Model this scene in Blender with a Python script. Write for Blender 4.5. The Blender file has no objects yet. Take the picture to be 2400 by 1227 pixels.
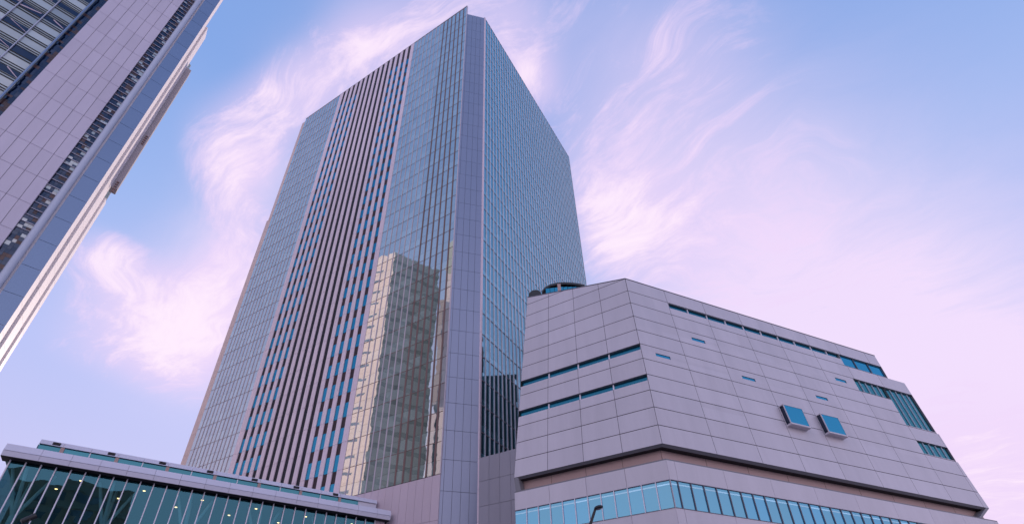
import bpy, bmesh, math, random
from mathutils import Vector, Matrix
random.seed(7)
scene = bpy.context.scene
COL = scene.collection
R = math.radians

# ------------------------------------------------------------------ camera
EYE = Vector((0, 0, 1.6))
PITCH, ROLL, FPX, PX, PY = R(35.8947), R(-0.22545), 1261.52, 1156.88, 784.47
_fwd = Vector((0, math.cos(PITCH), math.sin(PITCH)))
_up0 = Vector((0, -math.sin(PITCH), math.cos(PITCH)))
_rt0 = Vector((1, 0, 0))
RT = _rt0 * math.cos(ROLL) + _up0 * math.sin(ROLL)
UP = -_rt0 * math.sin(ROLL) + _up0 * math.cos(ROLL)
FW = _fwd
cam = bpy.data.objects.new('camera', bpy.data.cameras.new('camera'))
COL.objects.link(cam)
cam.matrix_world = Matrix(((RT.x, UP.x, -FW.x, EYE.x), (RT.y, UP.y, -FW.y, EYE.y), (RT.z, UP.z, -FW.z, EYE.z), (0, 0, 0, 1)))
cam.data.sensor_width = 36
cam.data.lens = FPX / 2400 * 36
cam.data.shift_x = (1200 - PX) / 2400
cam.data.shift_y = (PY - 613.5) / 2400
cam.data.clip_start = 0.1
cam.data.clip_end = 6000
scene.camera = cam


def look(px, py):
    """direction of a sight line (2400x1227 frame)"""
    return (RT * ((px - PX) / FPX) - UP * ((py - PY) / FPX) + FW).normalized()


# ------------------------------------------------------------------ light
scene.view_settings.view_transform = 'Standard'
scene.view_settings.look = 'None'
scene.view_settings.gamma = 1
scene.view_settings.exposure = 0.0
SUN_AZ, SUN_EL = -12.0, 12.0
sun = bpy.data.objects.new('sun', bpy.data.lights.new('sun', 'SUN'))
COL.objects.link(sun)
sun.data.energy = 5.0
sun.data.angle = R(0.5)
sun.data.color = (1.0, 0.83, 0.72)
_sd = Vector((math.sin(R(SUN_AZ)) * math.cos(R(SUN_EL)), math.cos(R(SUN_AZ)) * math.cos(R(SUN_EL)), math.sin(R(SUN_EL))))
sun.rotation_euler = _sd.to_track_quat('Z', 'Y').to_euler()

world = bpy.data.worlds.new('World')
scene.world = world
world.use_nodes = True
WN = world.node_tree
WN.nodes.clear()


class NT:
    """tiny node-graph helper"""
    def __init__(self, tree):
        self.t = tree

    def n(self, typ, **kw):
        nd = self.t.nodes.new(typ)
        for k, v in kw.items():
            setattr(nd, k, v)
        return nd

    def val(self, sock, v):
        if isinstance(v, bpy.types.NodeSocket):
            self.t.links.new(v, sock)
        else:
            sock.default_value = v

    def m(self, op, a, b=0.0, c=None, clamp=False):
        nd = self.n('ShaderNodeMath', operation=op, use_clamp=clamp)
        self.val(nd.inputs[0], a)
        self.val(nd.inputs[1], b)
        if c is not None:
            self.val(nd.inputs[2], c)
        return nd.outputs[0]

    def vm(self, op, a, b=None):
        nd = self.n('ShaderNodeVectorMath', operation=op)
        self.val(nd.inputs[0], a)
        if b is not None:
            if op == 'SCALE':
                self.val(nd.inputs['Scale'], b)
            else:
                self.val(nd.inputs[1], b)
        return nd.outputs['Value'] if op in ('DOT_PRODUCT', 'LENGTH') else nd.outputs['Vector']

    def mix(self, f, a, b, blend='MIX'):
        nd = self.n('ShaderNodeMix', data_type='RGBA', blend_type=blend)
        self.val(nd.inputs['Factor'], f)
        self.val(nd.inputs['A'], a)
        self.val(nd.inputs['B'], b)
        return nd.outputs['Result']

    def smooth(self, x, a, b):
        nd = self.n('ShaderNodeMapRange', interpolation_type='SMOOTHSTEP')
        self.val(nd.inputs['Value'], x)
        nd.inputs['From Min'].default_value = a
        nd.inputs['From Max'].default_value = b
        return nd.outputs['Result']

    def noise(self, vec, scale, detail=6, rough=0.55, dist=0.0, out='Fac'):
        nd = self.n('ShaderNodeTexNoise')
        self.val(nd.inputs['Vector'], vec)
        nd.inputs['Scale'].default_value = scale
        nd.inputs['Detail'].default_value = detail
        nd.inputs['Roughness'].default_value = rough
        nd.inputs['Distortion'].default_value = dist
        return nd.outputs[out]


def build_sky():
    g = NT(WN)
    tc = g.n('ShaderNodeTexCoord').outputs['Generated']
    d = g.vm('NORMALIZE', tc)
    sky = g.n('ShaderNodeTexSky', sky_type='NISHITA', sun_disc=False)
    sky.sun_elevation = R(SUN_EL)
    sky.sun_rotation = R(SUN_AZ)
    sky.air_density = 1.0
    sky.dust_density = 0.4
    sky.ozone_density = 2.0
    sep = g.n('ShaderNodeSeparateXYZ')
    g.val(sep.inputs[0], d)
    z = sep.outputs['Z']
    # clear-sky gradient: nishita blended with the dusk blue of the picture
    ramp = g.n('ShaderNodeValToRGB')
    g.val(ramp.inputs['Fac'], z)
    el = ramp.color_ramp.elements
    el[0].position = 0.0
    el[0].color = (7.6, 6.0, 8.3, 1)
    el[1].position = 0.20
    el[1].color = (6.9, 6.3, 9.4, 1)
    for p, c in ((0.45, (5.4, 6.0, 10.0, 1)), (0.66, (3.7, 5.2, 9.4, 1)), (0.82, (2.6, 4.3, 8.7, 1)), (1.0, (2.4, 4.0, 8.2, 1))):
        e = el.new(p)
        e.color = c
    base = g.mix(0.9, sky.outputs['Color'], ramp.outputs['Color'])
    # plane of high cloud: gnomonic coordinates stretch the cirrus like the real thing
    zz = g.m('ADD', z, 0.18)
    inv = g.m('DIVIDE', 1.0, g.m('MAXIMUM', zz, 0.05))
    cp = g.vm('SCALE', d, inv)
    warp = g.noise(cp, 2.2, 3, 0.5, 0.0, 'Color')
    cpw = g.vm('ADD', cp, g.vm('SCALE', g.vm('SUBTRACT', warp, (0.5, 0.5, 0.5)), 0.40))
    mp = g.n('ShaderNodeMapping')
    vr = g.n('ShaderNodeVectorRotate', rotation_type='Z_AXIS')
    g.val(vr.inputs['Vector'], cpw)
    vr.inputs['Angle'].default_value = R(128)
    g.val(mp.inputs['Vector'], vr.outputs['Vector'])
    mp.inputs['Scale'].default_value = (5.6, 1.7, 1.0)
    fib = g.noise(mp.outputs['Vector'], 3.2, 11, 0.70, 0.25)
    puff = g.noise(cpw, 8.5, 10, 0.68, 0.2)
    tex = g.m('ADD', g.m('MULTIPLY', fib, 0.68), g.m('MULTIPLY', puff, 0.32))

    def blobs(lst):
        acc = None
        for (x, y, rad, w) in lst:
            c = look(x, y)
            dot = g.vm('DOT_PRODUCT', d, (c.x, c.y, c.z))
            k = 1.0 / (1 - math.cos(R(rad)))
            e = g.m('EXPONENT', g.m('MULTIPLY', g.m('SUBTRACT', dot, 1.0), k))
            e = g.m('MULTIPLY', e, w)
            acc = e if acc is None else g.m('ADD', acc, e)
        return acc
    CL = [(255, 600, 2.6, .95), (330, 690, 4.5, .65), (430, 790, 5.0, 1.0), (520, 700, 5, .5), (560, 560, 5, .75), (490, 410, 3.5, .6), (560, 330, 4, .85),
          (640, 240, 4, .85), (720, 190, 4, .8), (820, 130, 4, .75), (920, 90, 5, .5), (1010, 40, 4, .5), (1180, 60, 4, .4), (1240, 175, 2.6, .9), (1262, 225, 2.2, .4), (1350, 330, 5, .35),
          (1410, 500, 5, .85), (1470, 560, 5, .6), (1560, 590, 7, .4), (1750, 640, 10, .2), (1640, 470, 7, .25), (1540, 210, 7, .34), (1700, 60, 6, .18), (1620, 120, 6, .16), (1850, 330, 9, .30), (1180, 20, 4, .4), (2050, 480, 8, .25), (1380, 60, 6, .3),
          (2330, 1110, 6, 1.1), (160, 790, 4, .25), (200, 830, 3, .3), (350, 850, 4, .5), (470, 880, 5, .35), (2000, 700, 10, .15)]
    NEG = [(600, 90, 6, .5), (380, 510, 4, .7), (180, 950, 6, .5), (400, 970, 4, .35), (2270, 200, 13, .4), (330, 380, 4, .4)]
    HZ = [(1700, 660, 11, .65), (2080, 800, 12, .7), (2000, 540, 10, .12), (2350, 1080, 9, 1.25), (1460, 420, 6.5, .4), (1500, 160, 8, .24), (1720, 330, 9, .22), (1930, 300, 9, .08),
          (480, 790, 5.5, .85), (600, 400, 4.0, .65), (530, 600, 4.5, .65), (320, 700, 4, .35), (720, 215, 3.5, .45), (880, 100, 4.5, .35), (2300, 680, 9, .1), (1180, 90, 5, .3)]
    cov = g.m('SUBTRACT', blobs(CL), blobs(NEG))
    # the rest of the sky, out of frame, carries thin broken cirrus too
    wide = g.m('MULTIPLY', g.smooth(g.noise(cp, 1.1, 3, 0.5), 0.45, 0.75), g.smooth(g.vm('DOT_PRODUCT', d, tuple(FW)), 0.35, -0.1))
    cov = g.m('ADD', cov, g.m('MULTIPLY', wide, 0.6))
    dens = g.m('ADD', g.m('MULTIPLY', cov, 0.60), g.m('MULTIPLY', g.m('SUBTRACT', tex, 0.5), 2.0))
    mask = g.m('MULTIPLY', g.smooth(dens, 0.0, 0.95), g.smooth(cov, 0.02, 0.45))
    veil = g.m('MULTIPLY', g.smooth(cov, 0.0, 1.3), 0.60)
    mask = g.m('MAXIMUM', mask, veil)
    mask = g.m('MINIMUM', mask, 0.95)
    hi = g.smooth(dens, 0.35, 1.1)
    ccol = g.mix(hi, (8.6, 6.7, 9.6, 1), (10.2, 8.6, 10.0, 1))
    haze = g.m('MULTIPLY', g.m('MINIMUM', g.m('MULTIPLY', blobs(HZ), g.m('ADD', 0.45, g.m('MULTIPLY', tex, 1.2))), 1.0), 0.86)
    base = g.mix(haze, base, (9.5, 7.7, 10.0, 1))
    colr = g.mix(mask, base, ccol)
    # unseen sky behind the viewer, brightened as fill for the shaded facades
    back_fill = g.m('MULTIPLY', g.smooth(g.vm('DOT_PRODUCT', d, tuple(FW)), 0.35, -0.35), g.smooth(z, 0.92, 0.25))
    colr = g.mix(g.m('MULTIPLY', back_fill, 0.66), colr, (17.0, 15.5, 18.5, 1))
    # below the horizon: dusky ground haze
    colr = g.mix(g.smooth(z, 0.0, -0.05), colr, (2.2, 2.0, 2.6, 1))
    bg = g.n('ShaderNodeBackground')
    g.val(bg.inputs['Color'], colr)
    bg.inputs['Strength'].default_value = 0.1
    out = g.n('ShaderNodeOutputWorld')
    WN.links.new(bg.outputs[0], out.inputs[0])


build_sky()

# ------------------------------------------------------------------ materials
def lin(r, g_, b):
    f = lambda c: (c / 255 / 12.92) if c / 255 <= 0.04045 else ((c / 255 + 0.055) / 1.055) ** 2.4
    return (f(r), f(g_), f(b), 1)


def matte(name, col, rough=0.55, spec=0.35, var=0.05, stain=0.10, scale=0.25, metal=0.0, streak=0.22, tilt=0.0):
    """cladding: slight tone change from panel to panel, faint weather stains"""
    mt = bpy.data.materials.new(name)
    mt.use_nodes = True
    g = NT(mt.node_tree)
    b = mt.node_tree.nodes['Principled BSDF']
    geo = g.n('ShaderNodeNewGeometry')
    tc = g.n('ShaderNodeTexCoord').outputs['Object']
    st = g.n('ShaderNodeMapping')
    g.val(st.inputs['Vector'], tc)
    st.inputs['Scale'].default_value = (1, 1, streak)
    n1 = g.noise(st.outputs['Vector'], scale, 5, 0.6)
    n2 = g.noise(tc, 6.0, 3, 0.6)
    v = g.m('ADD', g.m('MULTIPLY', g.m('SUBTRACT', geo.outputs['Random Per Island'], 0.5), 2 * var),
            g.m('MULTIPLY', g.m('SUBTRACT', n1, 0.5), 2 * stain))
    v = g.m('ADD', v, g.m('MULTIPLY', g.m('SUBTRACT', n2, 0.5), 0.06))
    v = g.m('ADD', v, 1.0)
    c = g.vm('SCALE', tuple(col[:3]), v)
    g.val(b.inputs['Base Color'], c)
    g.val(b.inputs['Roughness'], g.m('ADD', rough, g.m('MULTIPLY', g.m('SUBTRACT', n1, 0.5), 0.15)))
    if tilt:
        w = g.n('ShaderNodeTexWhiteNoise', noise_dimensions='1D')
        g.val(w.inputs['W'], g.m('MULTIPLY', geo.outputs['Random Per Island'], 613.0))
        off = g.vm('SCALE', g.vm('SUBTRACT', w.outputs['Color'], (0.5, 0.5, 0.5)), 2 * tilt)
        g.val(b.inputs['Normal'], g.vm('NORMALIZE', g.vm('ADD', geo.outputs['Normal'], off)))
    b.inputs['Specular IOR Level'].default_value = spec
    b.inputs['Metallic'].default_value = metal
    return mt


def glass(name, deep, tint, refl=0.45, edge=0.95, tilt=0.010, wave=0.004, light=0.0, rough=0.015):
    """reflective curtain-wall glass: dark body, tinted mirror coat, every pane a hair out of true"""
    mt = bpy.data.materials.new(name)
    mt.use_nodes = True
    nt = mt.node_tree
    nt.nodes.clear()
    g = NT(nt)
    geo = g.n('ShaderNodeNewGeometry')
    rnd = geo.outputs['Random Per Island']
    w = g.n('ShaderNodeTexWhiteNoise', noise_dimensions='1D')
    g.val(w.inputs['W'], g.m('MULTIPLY', rnd, 731.0))
    off = g.vm('SCALE', g.vm('SUBTRACT', w.outputs['Color'], (0.5, 0.5, 0.5)), 2 * tilt)
    tc = g.n('ShaderNodeTexCoord').outputs['Object']
    nz = g.noise(tc, 0.6, 2, 0.5, 0.0, 'Color')
    off2 = g.vm('SCALE', g.vm('SUBTRACT', nz, (0.5, 0.5, 0.5)), 2 * wave)
    nrm = g.vm('NORMALIZE', g.vm('ADD', g.vm('ADD', geo.outputs['Normal'], off), off2))
    dif = g.n('ShaderNodeBsdfDiffuse')
    sc = g.m('ADD', 0.65, g.m('MULTIPLY', w.outputs['Value'], 0.7))
    g.val(dif.inputs['Color'], g.vm('SCALE', tuple(deep[:3]), sc))
    gl = g.n('ShaderNodeBsdfGlossy')
    gl.inputs['Color'].default_value = tint
    gl.inputs['Roughness'].default_value = rough
    g.val(gl.inputs['Normal'], nrm)
    lw = g.n('ShaderNodeLayerWeight')
    lw.inputs['Blend'].default_value = 0.5
    fac = g.m('POWER', lw.outputs['Facing'], 3.0)
    fac = g.m('ADD', refl, g.m('MULTIPLY', fac, edge - refl))
    mx = g.n('ShaderNodeMixShader')
    g.val(mx.inputs[0], fac)
    nt.links.new(dif.outputs[0], mx.inputs[1])
    nt.links.new(gl.outputs[0], mx.inputs[2])
    out = g.n('ShaderNodeOutputMaterial')
    nt.links.new(mx.outputs[0], out.inputs[0])
    return mt


def clear_glass(name, tint, refl):
    mt = bpy.data.materials.new(name)
    mt.use_nodes = True
    nt = mt.node_tree
    nt.nodes.clear()
    g = NT(nt)
    geo = g.n('ShaderNodeNewGeometry')
    w = g.n('ShaderNodeTexWhiteNoise', noise_dimensions='1D')
    g.val(w.inputs['W'], g.m('MULTIPLY', geo.outputs['Random Per Island'], 517.0))
    tc = g.n('ShaderNodeTexCoord').outputs['Object']
    nz = g.noise(tc, 0.45, 2, 0.5, 0.0, 'Color')
    off = g.vm('ADD', g.vm('SCALE', g.vm('SUBTRACT', w.outputs['Color'], (0.5, 0.5, 0.5)), 0.012),
               g.vm('SCALE', g.vm('SUBTRACT', nz, (0.5, 0.5, 0.5)), 0.014))
    nrm = g.vm('NORMALIZE', g.vm('ADD', geo.outputs['Normal'], off))
    tr = g.n('ShaderNodeBsdfTransparent')
    tr.inputs['Color'].default_value = tint
    gl = g.n('ShaderNodeBsdfGlossy')
    gl.inputs['Color'].default_value = (0.15, 0.43, 0.54, 1)
    gl.inputs['Roughness'].default_value = 0.01
    g.val(gl.inputs['Normal'], nrm)
    lw = g.n('ShaderNodeLayerWeight')
    lw.inputs['Blend'].default_value = 0.5
    fac = g.m('ADD', refl, g.m('MULTIPLY', g.m('POWER', lw.outputs['Facing'], 4.0), 0.9 - refl))
    mx = g.n('ShaderNodeMixShader')
    g.val(mx.inputs[0], fac)
    nt.links.new(tr.outputs[0], mx.inputs[1])
    nt.links.new(gl.outputs[0], mx.inputs[2])
    out = g.n('ShaderNodeOutputMaterial')
    nt.links.new(mx.outputs[0], out.inputs[0])
    return mt


def lamp_mat(name, col, s):
    mt = bpy.data.materials.new(name)
    mt.use_nodes = True
    b = mt.node_tree.nodes['Principled BSDF']
    b.inputs['Emission Color'].default_value = col
    b.inputs['Emission Strength'].default_value = s
    return mt


M = dict(
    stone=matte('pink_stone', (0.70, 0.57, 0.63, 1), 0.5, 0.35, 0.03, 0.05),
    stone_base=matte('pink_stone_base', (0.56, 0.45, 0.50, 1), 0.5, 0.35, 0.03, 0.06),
    peach=matte('peach_stone', (0.62, 0.46, 0.42, 1), 0.55, 0.3, 0.03, 0.06),
    museum=matte('lilac_panel', (0.53, 0.48, 0.525, 1), 0.36, 0.6, 0.04, 0.15, 0.55, 0.0, 0.12, 0.02),
    annex=matte('grey_panel', (0.33, 0.31, 0.36, 1), 0.5, 0.4, 0.04, 0.12, 0.5, 0.0, 0.12, 0.02),
    chamfer=matte('blue_metal_panel', (0.24, 0.265, 0.36, 1), 0.34, 0.6, 0.02, 0.05, 0.25, 0.45),
    bluepanel=matte('steel_blue_panel', (0.18, 0.25, 0.38, 1), 0.30, 0.5, 0.03, 0.06, 0.25, 0.4),
    lpanel=matte('lilac_stone_panel', (0.54, 0.48, 0.57, 1), 0.40, 0.5, 0.04, 0.12, 0.5, 0.0, 0.12, 0.02),
    whitestrip=matte('white_pink_panel', (0.85, 0.78, 0.80, 1), 0.5, 0.4, 0.02, 0.05),
    concrete=matte('grey_concrete', (0.38, 0.34, 0.36, 1), 0.8, 0.2, 0.0, 0.10, 1.2),
    pipe=matte('steel_pipe', (0.46, 0.49, 0.60, 1), 0.38, 0.5, 0.0, 0.12, 1.0),
    canopy=matte('white_metal_canopy', (0.62, 0.60, 0.70, 1), 0.38, 0.5, 0.02, 0.05),
    mull=matte('pale_mullion', (0.55, 0.47, 0.52, 1), 0.4, 0.5, 0.0, 0.03),
    mullw=matte('white_mullion', (0.68, 0.64, 0.72, 1), 0.4, 0.5, 0.0, 0.03),
    mullb=matte('brown_mullion', (0.20, 0.11, 0.10, 1), 0.45, 0.4, 0.0, 0.05),
    transom=matte('grey_transom', (0.12, 0.11, 0.14, 1), 0.5, 0.4, 0.0, 0.03),
    dark=matte('dark_gap', (0.035, 0.03, 0.035, 1), 0.7, 0.2, 0.0, 0.05),
    joint=matte('joint_seal', (0.045, 0.035, 0.045, 1), 0.8, 0.1, 0.0, 0.05),
    brown=matte('brown_spandrel', (0.036, 0.022, 0.026, 1), 0.55, 0.25, 0.05, 0.05),
    charcoal=matte('charcoal_strip', (0.020, 0.020, 0.028, 1), 0.6, 0.2, 0.05, 0.05),
    soffit=matte('grey_soffit', (0.20, 0.19, 0.21, 1), 0.5, 0.4, 0.0, 0.05),
    groove=matte('brown_recess_panel', (0.44, 0.30, 0.28, 1), 0.6, 0.3, 0.03, 0.06),
    rib=matte('dark_ribbed_metal', (0.030, 0.028, 0.028, 1), 0.6, 0.3, 0.0, 0.05),
    black=matte('black_paint', (0.012, 0.012, 0.014, 1), 0.4, 0.5, 0.0, 0.03),
    paving=matte('paving', (0.30, 0.28, 0.28, 1), 0.8, 0.2, 0.0, 0.08, 0.05),
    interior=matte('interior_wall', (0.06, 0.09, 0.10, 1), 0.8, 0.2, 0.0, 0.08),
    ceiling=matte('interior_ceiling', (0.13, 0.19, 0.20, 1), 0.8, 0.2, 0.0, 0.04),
    white=matte('white_steel', (0.82, 0.88, 0.88, 1), 0.5, 0.4, 0.0, 0.03),
    brick=matte('brown_brick', (0.80, 0.55, 0.34, 1), 0.8, 0.2, 0.0, 0.1, 0.6),
    band=matte('sand_band', (0.78, 0.62, 0.42, 1), 0.8, 0.2, 0.0, 0.1, 0.6),
    g_left=glass('grey_teal_glass', lin(104, 122, 120), (0.86, 0.84, 0.81, 1), 0.54, 0.97, 0.0018, 0.007),
    g_span=glass('pale_teal_spandrel', lin(124, 142, 140), (0.86, 0.85, 0.82, 1), 0.50, 0.97, 0.0018, 0.007),
    g_right=glass('cyan_glass', lin(46, 96, 114), (0.46, 0.72, 0.77, 1), 0.45, 0.95, 0.003),
    g_right2=glass('pale_cyan_spandrel', lin(84, 134, 150), (0.54, 0.79, 0.84, 1), 0.42, 0.95, 0.004),
    g_win=glass('blue_window', lin(10, 80, 122), (0.08, 0.46, 0.62, 1), 0.42, 0.9, 0.01),
    g_mus=glass('teal_window', lin(8, 70, 92), (0.10, 0.44, 0.56, 1), 0.28, 0.9, 0.008),
    g_bay=glass('azure_window', lin(8, 104, 148), (0.12, 0.58, 0.76, 1), 0.36, 0.9, 0.008),
    g_strip=glass('sky_blue_strip_glass', lin(30, 112, 152), (0.32, 0.70, 0.84, 1), 0.34, 0.9, 0.012),
    g_strip2=glass('pale_blind_band', lin(150, 205, 225), (0.55, 0.85, 0.95, 1), 0.30, 0.9, 0.004),
    g_dark=glass('dark_corner_glass', lin(12, 70, 78), (0.16, 0.52, 0.56, 1), 0.34, 0.9, 0.012),
    g_tower=glass('navy_glass', lin(10, 22, 44), (0.20, 0.24, 0.32, 1), 0.26, 0.9, 0.06, 0.06),
    g_refl_brown=glass('brown_reflection_glass', lin(74, 54, 52), (0.5, 0.42, 0.4, 1), 0.10, 0.9, 0.05, 0.06),  # brown tone stands in for a mirrored building
    g_louv=glass('pale_green_glass', lin(158, 164, 160), (0.84, 0.84, 0.82, 1), 0.25, 0.9, 0.04, 0.05),
    g_clere=glass('teal_clerestory', lin(20, 88, 106), (0.16, 0.46, 0.54, 1), 0.28, 0.9, 0.01),
    g_hall=clear_glass('hall_glass', (0.30, 0.50, 0.54, 1), 0.21),
    sage=matte('sage_cladding', (0.42, 0.50, 0.49, 1), 0.6, 0.3, 0.04, 0.06),
    slate=matte('slate_cladding', (0.26, 0.31, 0.32, 1), 0.6, 0.3, 0.04, 0.06),
    rib2=matte('dark_rib', (0.06, 0.055, 0.055, 1), 0.6, 0.3, 0.0, 0.05),
    cream=matte('cream_wall', (0.95, 0.84, 0.81, 1), 0.6, 0.3, 0.03, 0.05),
    g_wing=glass('sage_glass', lin(158, 174, 172), (0.6, 0.72, 0.72, 1), 0.06, 0.9, 0.01),
    lamp=lamp_mat('downlight_glow', (1, 0.45, 0.18, 1), 11.0),
    lens=matte('lamp_lens', (0.06, 0.06, 0.07, 1), 0.3, 0.5, 0.0, 0.02),
)

# ------------------------------------------------------------------ geometry helpers
def hv(a):
    return Vector((math.sin(R(a)), math.cos(R(a)), 0))


class Fr:
    """local frame: s along azimuth a, d outward along azimuth o, z up"""
    def __init__(self, p, a, o):
        self.p, self.a, self.o = Vector((p[0], p[1], 0)), hv(a), hv(o)

    def __call__(self, s, d, z):
        return self.p + self.a * s + self.o * d + Vector((0, 0, z))


class MB:
    def __init__(self):
        self.v, self.f, self.mi = [], [], []

    def poly(self, pts, mi=0):
        n = len(self.v)
        self.v += [Vector(p) for p in pts]
        self.f.append(tuple(range(n, n + len(pts))))
        self.mi.append(mi)
        return self

    def hexa(self, p, mi=0):
        n = len(self.v)
        self.v += [Vector(q) for q in p]
        for q in ((0, 1, 2, 3), (4, 7, 6, 5), (0, 4, 5, 1), (1, 5, 6, 2), (2, 6, 7, 3), (3, 7, 4, 0)):
            self.f.append(tuple(n + i for i in q))
            self.mi.append(mi)
        return self

    def box(self, fr, s0, s1, d0, d1, z0, z1, mi=0):
        return self.hexa([fr(s0, d0, z0), fr(s1, d0, z0), fr(s1, d1, z0), fr(s0, d1, z0),
                          fr(s0, d0, z1), fr(s1, d0, z1), fr(s1, d1, z1), fr(s0, d1, z1)], mi)

    def prism(self, pts, z0, z1, mi=0):
        n = len(self.v)
        k = len(pts)
        self.v += [Vector((p[0], p[1], z0)) for p in pts] + [Vector((p[0], p[1], z1)) for p in pts]
        self.f += [tuple(range(n, n + k)), tuple(range(n + 2 * k - 1, n + k - 1, -1))]
        self.mi += [mi, mi]
        for i in range(k):
            j = (i + 1) % k
            self.f.append((n + i, n + j, n + k + j, n + k + i))
            self.mi.append(mi)
        return self

    def tube(self, path, rad, seg=12, mi=0):
        path = [Vector(p) for p in path]
        rads = rad if isinstance(rad, (list, tuple)) else [rad] * len(path)
        n = len(self.v)
        for i, p in enumerate(path):
            t = (path[min(i + 1, len(path) - 1)] - path[max(i - 1, 0)]).normalized()
            ref = Vector((0, 0, 1)) if abs(t.z) < 0.9 else Vector((1, 0, 0))
            a = t.cross(ref).normalized()
            b = t.cross(a)
            for k in range(seg):
                w = 2 * math.pi * k / seg
                self.v.append(p + (a * math.cos(w) + b * math.sin(w)) * rads[i])
        for i in range(len(path) - 1):
            for k in range(seg):
                k2 = (k + 1) % seg
                self.f.append((n + i * seg + k, n + i * seg + k2, n + (i + 1) * seg + k2, n + (i + 1) * seg + k))
                self.mi.append(mi)
        self.f.append(tuple(n + k for k in range(seg)))
        m_ = n + (len(path) - 1) * seg
        self.f.append(tuple(m_ + seg - 1 - k for k in range(seg)))
        self.mi += [mi, mi]
        return self

    def build(self, name, mats, parent=None, smooth=False, fix=True):
        me = bpy.data.meshes.new(name)
        org = root_of(parent).location if parent else Vector((0, 0, 0))
        me.from_pydata([v - org for v in self.v], [], self.f)
        if not isinstance(mats, (list, tuple)):
            mats = [mats]
        for m_ in mats:
            me.materials.append(m_)
        me.polygons.foreach_set('material_index', self.mi)
        if fix:
            bm = bmesh.new()
            bm.from_mesh(me)
            bmesh.ops.recalc_face_normals(bm, faces=bm.faces)
            bm.to_mesh(me)
            bm.free()
        if smooth:
            me.polygons.foreach_set('use_smooth', [True] * len(me.polygons))
            try:
                me.set_sharp_from_angle(angle=R(40))
            except Exception:
                pass
        ob = bpy.data.objects.new(name, me)
        COL.objects.link(ob)
        if parent:
            ob.parent = parent
        return ob


def root_of(o):
    while o.parent:
        o = o.parent
    return o


def thing(name, label, cat, loc, group=None):
    o = bpy.data.objects.new(name, None)
    o.empty_display_size = 1
    o.location = loc
    COL.objects.link(o)
    o['label'] = label
    o['category'] = cat
    if group:
        o['group'] = group
    return o


# convex 2-D clipping for cladding with openings
def clip(poly, a, b, keep_left=True):
    """part of convex poly on one side of the line a->b"""
    out = []
    sgn = 1 if keep_left else -1

    def side(p):
        return sgn * ((b[0] - a[0]) * (p[1] - a[1]) - (b[1] - a[1]) * (p[0] - a[0]))
    for i in range(len(poly)):
        p, q = poly[i], poly[(i + 1) % len(poly)]
        sp, sq = side(p), side(q)
        if sp >= 0:
            out.append(p)
        if (sp > 0 > sq) or (sp < 0 < sq):
            t = sp / (sp - sq)
            out.append((p[0] + (q[0] - p[0]) * t, p[1] + (q[1] - p[1]) * t))
    return out if len(out) >= 3 and abs(area(out)) > 1e-4 else []


def area(p):
    return 0.5 * sum(p[i][0] * p[(i + 1) % len(p)][1] - p[(i + 1) % len(p)][0] * p[i][1] for i in range(len(p)))


def ccw(p):
    return p if area(p) > 0 else p[::-1]


def subtract(poly, hole):
    hole = ccw(hole)
    rest, out = poly, []
    for i in range(len(hole)):
        a, b = hole[i], hole[(i + 1) % len(hole)]
        o = clip(rest, a, b, False)
        if o:
            out.append(o)
        rest = clip(rest, a, b, True)
        if not rest:
            return [poly] if not out else out
    return out


def inset(poly, w):
    poly = ccw(poly)
    res = poly
    for i in range(len(poly)):
        a, b = poly[i], poly[(i + 1) % len(poly)]
        dx, dy = b[0] - a[0], b[1] - a[1]
        l = math.hypot(dx, dy)
        if l < 1e-5:
            continue
        wi = w if abs(dy) < 0.4 * abs(dx) else 0.6 * w
        nx, ny = -dy / l * wi, dx / l * wi
        res = clip(res, (a[0] + nx, a[1] + ny), (b[0] + nx, b[1] + ny), True)
        if not res:
            return []
    return res


# ================================================================== ground
gm = MB()
gm.poly([(-2500, -2500, 0), (2500, -2500, 0), (2500, 2500, 0), (-2500, 2500, 0)])
gr = gm.build('ground', M['paving'])
gr['kind'] = 'structure'

# ================================================================== main tower
D1, D2, D3, D4, D5, DC = -57.934, 32.066, 66.861, 47.492, 58.599, 77.066
C0 = hv(-5.895) * 63.5
C2 = C0 + hv(DC) * 4.62
TL = Fr(C0, D1, D1 - 90)          # striped facade, s runs left
TC = Fr(C0, DC, DC + 90)          # chamfer
TR = Fr(C2, D2, D2 + 90)          # blue glass facade
tower = thing('office_tower', 'tall glass office tower with vertical striped stone centre and chamfered corner', 'office tower', C0)
LEFT, DEEP = 60.0, 49.3
rear = C0 + hv(D1) * LEFT + hv(D2) * (DEEP + 3)
rr = C2 + hv(D2) * DEEP
b = MB()
ins = [TL(0.3, -0.45, 0), TC(4.3, -0.45, 0), TR(DEEP - .4, -0.45, 0), rear + hv(-D1) * 0, TL(LEFT - .3, -0.45, 0)]
b.prism(ins, 0, 147.6)
b.build('core', M['dark'], tower)

zs = [26.49 + 4.318 * k for k in range(29)] + [152.5]   # floor lines of the striped facade
XA = [0.0] + [1.02 + 1.262 * k for k in range(13)] + [17.42]
XB = [45.4 + 1.217 * k for k in range(13)]
XB[-1] = 60.0


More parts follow.
